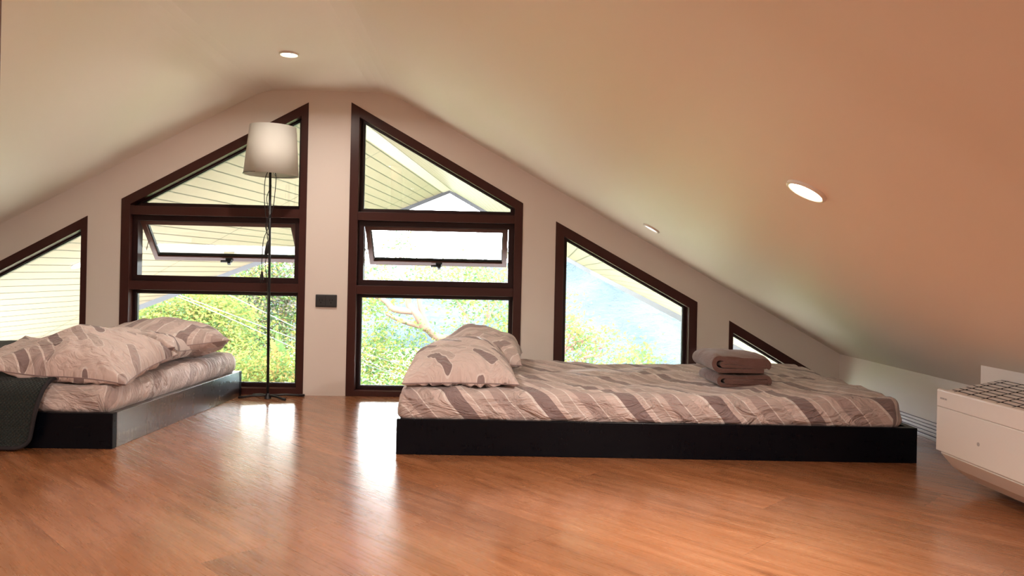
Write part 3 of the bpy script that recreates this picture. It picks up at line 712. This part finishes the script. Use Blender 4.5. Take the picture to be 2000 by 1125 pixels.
# ------------------------------------------------------------------ roof overhang outside
RD = Vector((.0905, .9959, 0)); RN = Vector((-.9959, .0905, 0)); A0 = Vector((-.8558, 5.5314, 1.70))   # ridge point, s = 0
ro = empty('roof_overhang', (A0.x, A0.y, 0)); tag(ro, 'large gabled roof overhang with cream boarded soffit outside windows', 'roof')
ang = math.atan2(RD.y, RD.x)
ca = math.atan(.56); cosp = math.cos(ca)
def soffit(side, poly, name='soffit_panel'):
    # local x along ridge, local y down the slope; poly in (s,t) with t horizontal distance from ridge
    o = empty('tmp', (0, 0, 0)); bpy.data.objects.remove(o)
    down = (RN * side * cosp + Vector((0, 0, -math.sin(ca)))).normalized(); nrm = RD.cross(down) 
    if nrm.z < 0: nrm = -nrm
    X = RD; Y = down; Z = X.cross(Y); sg = 1 if Z.z > 0 else -1
    R = Matrix((X, Y, Z)).transposed().to_4x4(); R.translation = A0
    bm = bmesh.new(); a = [bm.verts.new((s, t / cosp, 0)) for s, t in poly]; b = [bm.verts.new((s, t / cosp, sg * .12)) for s, t in poly]
    bm.faces.new(a); bm.faces.new(b); n = len(poly)
    for i in range(n): bm.faces.new((a[i], a[(i + 1) % n], b[(i + 1) % n], b[i]))
    p = obj(name, bm, M['soffit'], None); p.parent = ro; p.matrix_parent_inverse = Matrix.Translation((-A0.x, -A0.y, 0)); p.matrix_basis = R
    return p, R, sg
def st(p): return p
# near edges follow the outer face of the gable wall
def s_wall(t, side):   # y = W+WT+.01 on the plane
    q = W + WT + .012; return (q - A0.y - side * RN.y * t) / RD.y
LP = [(s_wall(0, 1), 0), (4.25, 0), (3.75, .55), (2.25, 1.80), (1.50, 2.50), (.80, 3.10), (-.1, 3.9), (s_wall(3.9, 1), 3.9)]
RP = [(s_wall(0, -1), 0), (4.25, 0), (4.10, 1.20), (3.2, 1.75), (1.02, 2.42), (.62, 2.74), (-.55, 3.3), (s_wall(3.3, -1), 3.3)]
pL, mL_, sgL = soffit(1, LP); pR, mR_, sgR = soffit(-1, RP)
def fascia(R, sg, pts, name, wdt=.11):
    bm = bmesh.new()
    for (s0, t0), (s1, t1) in zip(pts[:-1], pts[1:]):
        a = R @ Vector((s0, t0 / cosp, 0)); b = R @ Vector((s1, t1 / cosp, 0)); d = (b - a).normalized(); o_ = Vector((d.y, -d.x, 0)).normalized()
        if o_.y < 0: o_ = -o_
        vv = []
        for p in (a - d * .01, b + d * .01):
            for off in (Vector((0, 0, -.05)), Vector((0, 0, .14)), o_ * .03 + Vector((0, 0, .14)), o_ * .03 + Vector((0, 0, -.05))): vv.append(bm.verts.new(p + off - Vector((A0.x, A0.y, 0))))
        for i in range(4): bm.faces.new((vv[i], vv[(i + 1) % 4], vv[4 + (i + 1) % 4], vv[4 + i]))
        bm.faces.new(vv[:4]); bm.faces.new(vv[4:])
    o = obj(name, bm, M['fascia'], ro); return o
fascia(mL_, sgL, LP[1:7], 'fascia_board'); fascia(mR_, sgR, RP[1:7], 'fascia_board')
bm = bmesh.new()
a = A0 + RD * (s_wall(0, 1) + .02) - Vector((A0.x, A0.y, 0)); b = A0 + RD * 4.24 - Vector((A0.x, A0.y, 0))
vv = []
for p in (a, b):
    for sx, dz in ((-.07, -.045), (0, -.012), (.07, -.045), (.07, -.036), (0, .0), (-.07, -.036)): vv.append(bm.verts.new(p + RN * sx + Vector((0, 0, dz + .0))))
for i in range(6): bm.faces.new((vv[i], vv[(i + 1) % 6], vv[6 + (i + 1) % 6], vv[6 + i]))
bm.faces.new(vv[:6]); bm.faces.new(vv[6:]); obj('ridge_trim', bm, M['ridge'], ro)
# unseen roof slab over the attic, added to block sky light
bm = bmesh.new(); prism(bm, [(-4.4, .18), (-.87, 1.93), (2.7, .18), (2.7, .24), (-.87, 2.0), (-4.4, .24)], YB - .4, W + WT - .02)
o = obj('light_block_roof', bm, M['roof'], None); tag(o, kind='structure')
ln = Vector((.56 * .9959, -.56 * .0905, -1)).normalized()
downlight('soffit_light', (-2.719 + ln.x * .004, 5.228 + ln.y * .004, .676 + ln.z * .004), ln, .045, M['bulbw'], 'small round light in the soffit seen through the leftmost window', 'soffit lights')

# ------------------------------------------------------------------ outdoors
def px(u, v, D):   # world point on the ray of a photo pixel at depth D (used once, to measure where things stand)
    du, dv = u - 1000, v - 526; a = du * math.cos(RHO) + dv * math.sin(RHO); b = du * math.sin(RHO) - dv * math.cos(RHO)
    p = Vector((0, 0, H)) + (fwd * 1500 + rgt * a + up * b) * (D / 1500); return p
def leaves(blobs, n, size, seed, mats, weights, asp=.45, shell=.35):
    rng = np.random.default_rng(seed); bl = np.array([(*c, *( (r,) * 3 if not isinstance(r, tuple) else r)) for c, r in blobs], float)
    vol = bl[:, 3] * bl[:, 4] * bl[:, 5]; vol = vol ** .75; idx = rng.choice(len(bl), n, p=vol / vol.sum()); c = bl[idx]
    d = rng.normal(size=(n, 3)); d /= np.linalg.norm(d, axis=1)[:, None]; r = (shell + (1 - shell) * rng.random(n)) ** .6
    # clusters give the crown clumps and gaps
    cl = rng.normal(size=(n, 3)) * .09
    k = max(20, n // 28); hub_i = rng.integers(0, k, n)
    hi = rng.choice(len(bl), k, p=vol / vol.sum()); hd = rng.normal(size=(k, 3)); hd /= np.linalg.norm(hd, axis=1)[:, None]; hr = (shell + (1 - shell) * rng.random(k)) ** .6
    hub = bl[hi, :3] + hd * hr[:, None] * bl[hi, 3:6]
    P = hub[hub_i] + rng.normal(size=(n, 3)) * size * 1.9
    t = rng.normal(size=(n, 3)); t[:, 2] *= .6; t /= np.linalg.norm(t, axis=1)[:, None]
    q = np.cross(t, rng.normal(size=(n, 3))); q /= np.linalg.norm(q, axis=1)[:, None]
    s = size * (.6 + .8 * rng.random(n))[:, None]; nn = np.cross(t, q)
    v = np.stack([P, P + t * s * .5 + q * s * asp * .5 + nn * s * .06, P + t * s, P + t * s * .5 - q * s * asp * .5 + nn * s * .06], 1).reshape(-1, 3)
    hm = rng.choice(len(mats), k, p=np.array(weights) / sum(weights)); mi = hm[hub_i]; sw = rng.random(n) < .3; mi = np.where(sw, rng.choice(len(mats), n, p=np.array(weights) / sum(weights)), mi)
    return v, mi
def foliage(name, v, mi, mats, parent):
    n = len(v) // 4; me = bpy.data.meshes.new(name); me.vertices.add(len(v)); me.vertices.foreach_set('co', v.astype('f').ravel())
    me.loops.add(n * 4); me.loops.foreach_set('vertex_index', np.arange(n * 4, dtype='i')); me.polygons.add(n); me.polygons.foreach_set('loop_start', np.arange(0, n * 4, 4, dtype='i'))
    for mt in mats: me.materials.append(mt)
    me.polygons.foreach_set('material_index', mi.astype('i')); me.update(calc_edges=True); me.validate()
    o = bpy.data.objects.new(name, me); COL.objects.link(o); o.parent = parent
    if parent is not None: o.matrix_parent_inverse = parent.matrix_basis.inverted() if False else Matrix.Translation(-Vector(parent.location))
    return o
def tree(name, label, cat, base, trunks, blobs, n, size, seed, mats, weights, bark='bark', group=None, asp=.45):
    root = empty(name, base); tag(root, label, cat, group)
    bm = bmesh.new()
    for pts, r0, r1 in trunks:
        pp = spline(pts, 6); k = len(pp); tube(bm, [p - Vector(base) for p in pp], [r0 + (r1 - r0) * i / (k - 1) for i in range(k)], 8)
    obj('trunk', bm, M[bark], root, smooth=True)
    v, mi = leaves(blobs, n, size, seed, mats, weights, asp); foliage('foliage', v, mi, [M[x] for x in mats], root); return root
def blobs_px(lst): return [(px(u, v, D), (rx, ry, rz)) for u, v, D, rx, ry, rz in lst]
GZ = -3.2
# ground falls away from the house
vs = []; fs = []; NX, NY = 60, 60
for j in range(NY + 1):
    for i in range(NX + 1):
        x = -90 + 180 * i / NX; y = 4.6 + 150 * (j / NY) ** 1.6; z = GZ - .10 * max(0, y - 8) - .22 * max(0, x - 1) * min(1, (y - 4.6) / 30) + .5 * nz(x * .15, y * .15, 3)
        if x < 0: z += min(2.2, max(0, (y - 9) * .22)) * min(1, -x / 3)
        vs.append((x, y, z))
for j in range(NY):
    for i in range(NX): a = j * (NX + 1) + i; fs.append((a, a + 1, a + NX + 2, a + NX + 1))
tag(pyobj('hillside_ground', vs, fs, M['ground'], None, True), kind='structure', label='green hillside falling away outside')
# paved terrace under the overhang, unseen, added to bounce light onto the soffit
tag(obj('terrace', B(-7, 5, W + WT, 10.5, GZ + .25, GZ + .45), simple('pale_terrace_concrete', (.20, .175, .13), .8)), kind='structure')
# mountain beyond the valley
vs = []; fs = []; NX, NY = 150, 60
for j in range(NY + 1):
    for i in range(NX + 1):
        x = -330 + 660 * i / NX; f = j / NY
        top = 1.5 + 14 * (1 / (1 + math.exp(-(x - 55) / 22))) + 3.5 * nz(x * .02, 7.7) + .9 * nz(x * .09, 1.2) - 1.5 * (1 / (1 + math.exp((x + 20) / 30)))
        y = 190 + 120 * f + 10 * nz(x * .03, f * 3, 2); z = -75 + (75 + top) * f ** .8
        rid = abs(nz(x * .028 + f * 1.2, f * 1.5, 5)); z += -9 * rid * math.sin(math.pi * f) + 2.5 * nz(x * .15, f * 14, 6) * (1 - f)
        y += 8 * nz(x * .06, f * 5, 9); vs.append((x, y, z))
for j in range(NY):
    for i in range(NX): a = j * (NX + 1) + i; fs.append((a, a + 1, a + NX + 2, a + NX + 1))
tag(pyobj('mountain', vs, fs, M['mount'], None, True), 'hazy blue green forested mountain across the valley', 'mountain')
# valley haze between the trees and the mountain
hz = B(-330, 330, 60, 165, -90, 60); ho = obj('valley_haze', hz, None); ho.data.materials.clear()
b = NB('valley_haze_air'); vsn = b.n('VolumeScatter'); vsn.inputs['Color'].default_value = (.30, .58, .72, 1); vsn.inputs['Density'].default_value = .00020; vsn.inputs['Anisotropy'].default_value = 0
b.t.links.new(vsn.outputs[0], b.out.inputs['Volume']); ho.data.materials.append(b.m); tag(ho, kind='stuff', label='pale blue haze hanging in the valley before the mountain', cat='haze')

TG = 'trees and shrubs outside the windows'
P = px
# spreading tree seen through the third window
tree('spreading_tree', 'spreading tree with forked pinkish trunk outside the third window', 'tree', tuple(P(960, 900, 12.5)),
  [([P(960, 900, 12.5), P(900, 690, 12.3), P(850, 657, 12.2), P(829, 641, 12.1), P(781, 625, 12.0), P(755, 612, 12)], .075, .03),
   ([P(829, 641, 12.1), P(814, 613, 12.0), P(798, 593, 12), P(797, 560, 11.9), P(780, 520, 11.8), P(790, 480, 11.8)], .075, .02),
   ([P(836, 645, 12.1), P(824, 610, 12.05), P(818, 575, 12), P(835, 530, 12)], .05, .02),
   ([P(805, 608, 12), P(770, 604, 12), P(755, 590, 12), P(738, 580, 12), P(700, 560, 12)], .055, .03),
   ([P(917, 680, 12), P(917, 640, 12), P(912, 618, 12), P(900, 600, 12), P(880, 570, 12)], .022, .010),
   ([P(935, 660, 12), P(948, 625, 12), P(955, 600, 12), P(948, 570, 12)], .022, .010), ([P(950, 624, 12), P(965, 600, 12), P(975, 560, 12)], .014, .008)],
  blobs_px([(725, 560, 12, .35, .5, .35), (745, 600, 12.2, .35, .3, .20), (720, 690, 11.8, .45, .5, .50), (770, 670, 12, .5, .5, .35), (740, 745, 11.6, .6, .5, .45), (830, 720, 11.8, .5, .5, .45),
            (775, 490, 12.5, .28, .4, .16), (860, 535, 12.3, .6, .6, .20), (930, 540, 12.3, .5, .6, .20), (895, 580, 12, .35, .3, .15), (950, 580, 12, .45, .4, .28), (985, 640, 12, .3, .4, .4), (990, 560, 12.2, .4, .4, .35), (905, 655, 12.2, .3, .4, .2)]),
  9500, .062, 11, ['ly', 'lg', 'lo', 'ld'], [4, 4, 1.6, 1], group=TG)
tree('red_tipped_tree', 'small tree with reddish shoot tips low in the fourth window', 'tree', tuple(P(1060, 900, 11)),
  [([P(1060, 900, 11), P(1075, 760, 11), P(1100, 690, 11), P(1130, 668, 11), P(1160, 655, 11)], .04, .012), ([P(1100, 690, 11), P(1120, 640, 11), P(1135, 620, 11)], .02, .008), ([P(1140, 700, 11), P(1180, 690, 11), P(1200, 670, 11)], .02, .008)],
  blobs_px([(1122, 640, 11, .14, .3, .10), (1150, 662, 11, .20, .3, .11), (1110, 600, 11, .10, .2, .16), (1190, 668, 11, .14, .2, .14), (1140, 700, 11, .40, .3, .14), (1215, 700, 11, .22, .3, .10), (1110, 665, 11, .14, .2, .2)]),
  1900, .055, 23, ['ly', 'lg', 'lo', 'lr'], [4, 3, 1.5, 1.6], group=TG)
tree('leafy_sapling', 'small round topped sapling beyond the fourth window, rightmost of the greenery', 'tree', tuple(P(1262, 900, 13)),
  [([P(1262, 900, 13), P(1250, 760, 13), P(1246, 700, 13)], .03, .01), ([P(1248, 720, 13), P(1262, 695, 13)], .015, .006), ([P(1250, 740, 13), P(1275, 712, 13)], .015, .006)],
  blobs_px([(1243, 690, 13, .12, .15, .12), (1260, 694, 13, .10, .15, .10), (1282, 708, 13, .10, .12, .08), (1225, 704, 13, .12, .15, .08)]), 500, .075, 29, ['ly', 'lg'], [2, 3], group=TG)
# shrub bank seen through the second window
tree('yellow_green_shrub', 'bright yellow green shrub low in the second window, above pillows', 'shrub', tuple(P(330, 900, 10)),
  [([P(330, 900, 10), P(330, 700, 10), P(350, 620, 10)], .05, .02), ([P(340, 700, 10), P(400, 600, 10)], .03, .012)],
  blobs_px([(300, 640, 10, .35, .5, .35), (360, 610, 10, .50, .5, .35), (330, 690, 9.8, .6, .5, .45), (420, 640, 10, .50, .5, .45), (430, 720, 9.6, .6, .5, .5), (290, 720, 9.6, .5, .5, .5), (395, 595, 10.3, .35, .4, .2)]),
  26000, .055, 31, ['ly', 'lg', 'lo'], [6, 3, 1], group=TG)
tree('twiggy_shrub', 'greyish twiggy shrub behind the lamp pole in second window', 'shrub', tuple(P(540, 900, 13)),
  [([P(540, 900, 13), P(530, 700, 13), P(500, 560, 13), P(490, 500, 13)], .06, .02), ([P(535, 700, 13), P(560, 600, 13), P(580, 530, 13)], .04, .015), ([P(530, 720, 13), P(470, 620, 13)], .03, .012)],
  blobs_px([(470, 560, 13, .6, .7, .5), (550, 540, 13, .6, .7, .5), (520, 610, 13, .7, .7, .5), (580, 620, 13, .5, .6, .6), (460, 640, 12.5, .5, .6, .5), (540, 690, 12.5, .6, .6, .5), (540, 495, 13.3, .6, .6, .22), (420, 560, 13.2, .4, .4, .25), (490, 700, 12.5, .6, .5, .5)]),
  22000, .060, 37, ['lb', 'lg', 'ly', 'ld', 'lo'], [3.2, 3, 2.4, 1.6, 1.2], 'barkd', group=TG)
tree('low_shrub', 'low yellow flowering shrub at the foot of second window view', 'shrub', tuple(P(520, 900, 9)),
  [([P(520, 900, 9), P(520, 760, 9)], .04, .02)],
  blobs_px([(480, 735, 9, .4, .4, .28), (560, 730, 9.2, .5, .4, .25), (520, 770, 8.8, .6, .4, .35), (600, 760, 9, .4, .4, .3), (420, 770, 8.8, .5, .4, .35)]), 9000, .05, 41, ['ly', 'lo', 'lg'], [5, 2.5, 2.5], group=TG)
tree('valley_tree', 'pale green tree partly hidden by pillows below the third window', 'tree', tuple(P(900, 960, 16)),
  [([P(900, 960, 16), P(900, 800, 16), P(890, 700, 16)], .08, .03)],
  blobs_px([(700, 800, 16, 1.0, .8, .7), (820, 790, 16, 1.0, .8, .7), (960, 740, 16, .9, .8, .6), (1030, 700, 16, .6, .7, .5)]), 5500, .11, 43, ['lg', 'ly', 'ld'], [4, 3, 1], group=TG)
tree('distant_tree', 'tree at far left, seen under the roof edge in second window', 'tree', tuple(P(180, 960, 16)),
  [([P(180, 960, 16), P(200, 800, 16), P(230, 700, 16)], .1, .03)],
  blobs_px([(60, 760, 16, 1.4, 1, .6), (180, 690, 16, 1.0, 1, .5), (260, 670, 16, 1.0, 1, .5)]), 6500, .11, 47, ['ly', 'lg', 'ld'], [4, 4, 1], group=TG)
# banana plant
bp = empty('banana_plant', tuple(P(548, 800, 9.6))); tag(bp, 'banana plant with one yellow leaf in the second window', 'plant')
def blade(u0, v0, u1, v1, D, wd, mat, curl=.1):
    a, b = P(u0, v0, D), P(u1, v1, D); bm = bmesh.new(); n = 12; rows = []
    d = (b - a); side = Vector((1, .4, 0)).normalized()
    for i in range(n + 1):
        f = i / n; c = a + d * f + Vector((0, -curl * f * f, 0)); w_ = wd * math.sin(math.pi * min(1, .06 + f * .94)) ** .6
        rows.append([bm.verts.new(c + side * w_ * k - Vector((0, 0, abs(k) * w_ * .35)) - Vector(bp.location)) for k in (-1, -.5, 0, .5, 1)])
    for i in range(n):
        for k in range(4): bm.faces.new((rows[i][k], rows[i][k + 1], rows[i + 1][k + 1], rows[i + 1][k]))
    return obj('leaf_blade', bm, M[mat], bp, smooth=True)
blade(548, 730, 552, 660, 9.6, .055, 'lg'); blade(546, 720, 534, 660, 9.5, .045, 'lo'); blade(550, 730, 568, 688, 9.6, .05, 'ly'); blade(547, 725, 544, 645, 9.8, .04, 'lg'); blade(550, 735, 530, 705, 9.5, .04, 'ly')
bm = bmesh.new(); tube(bm, [Vector((0, 0, 0)), P(549, 728, 9.6) - bp.location], [.05, .025], 10); obj('stem', bm, M['lg'], bp)
# overhead cables
def cable(pts, label):
    bm = bmesh.new(); tube(bm, spline(pts, 6), .0042, 6); tag(obj('overhead_cable', bm, M['wire']), label, 'cable', 'overhead cables outside')
cable([P(150, 440, 9), P(430, 568, 9), P(585, 643, 9), P(780, 735, 9), P(900, 790, 9)], 'pale cable highest across the lower pane of second window')
cable([P(150, 500, 8.6), P(430, 606, 8.6), P(585, 665, 8.6), P(760, 728, 8.6), P(900, 775, 8.6)], 'pale cable second highest across lower pane of second window')
cable([P(300, 560, 8.3), P(440, 618, 8.3), P(585, 684, 8.3), P(700, 735, 8.3), P(800, 775, 8.3)], 'pale cable lowest across lower pane of second window')
cable([P(560, 640, 7.6), P(700, 685, 7.6), P(800, 718, 7.6), P(900, 750, 7.6)], 'pale cable crossing the lower pane of the third window')
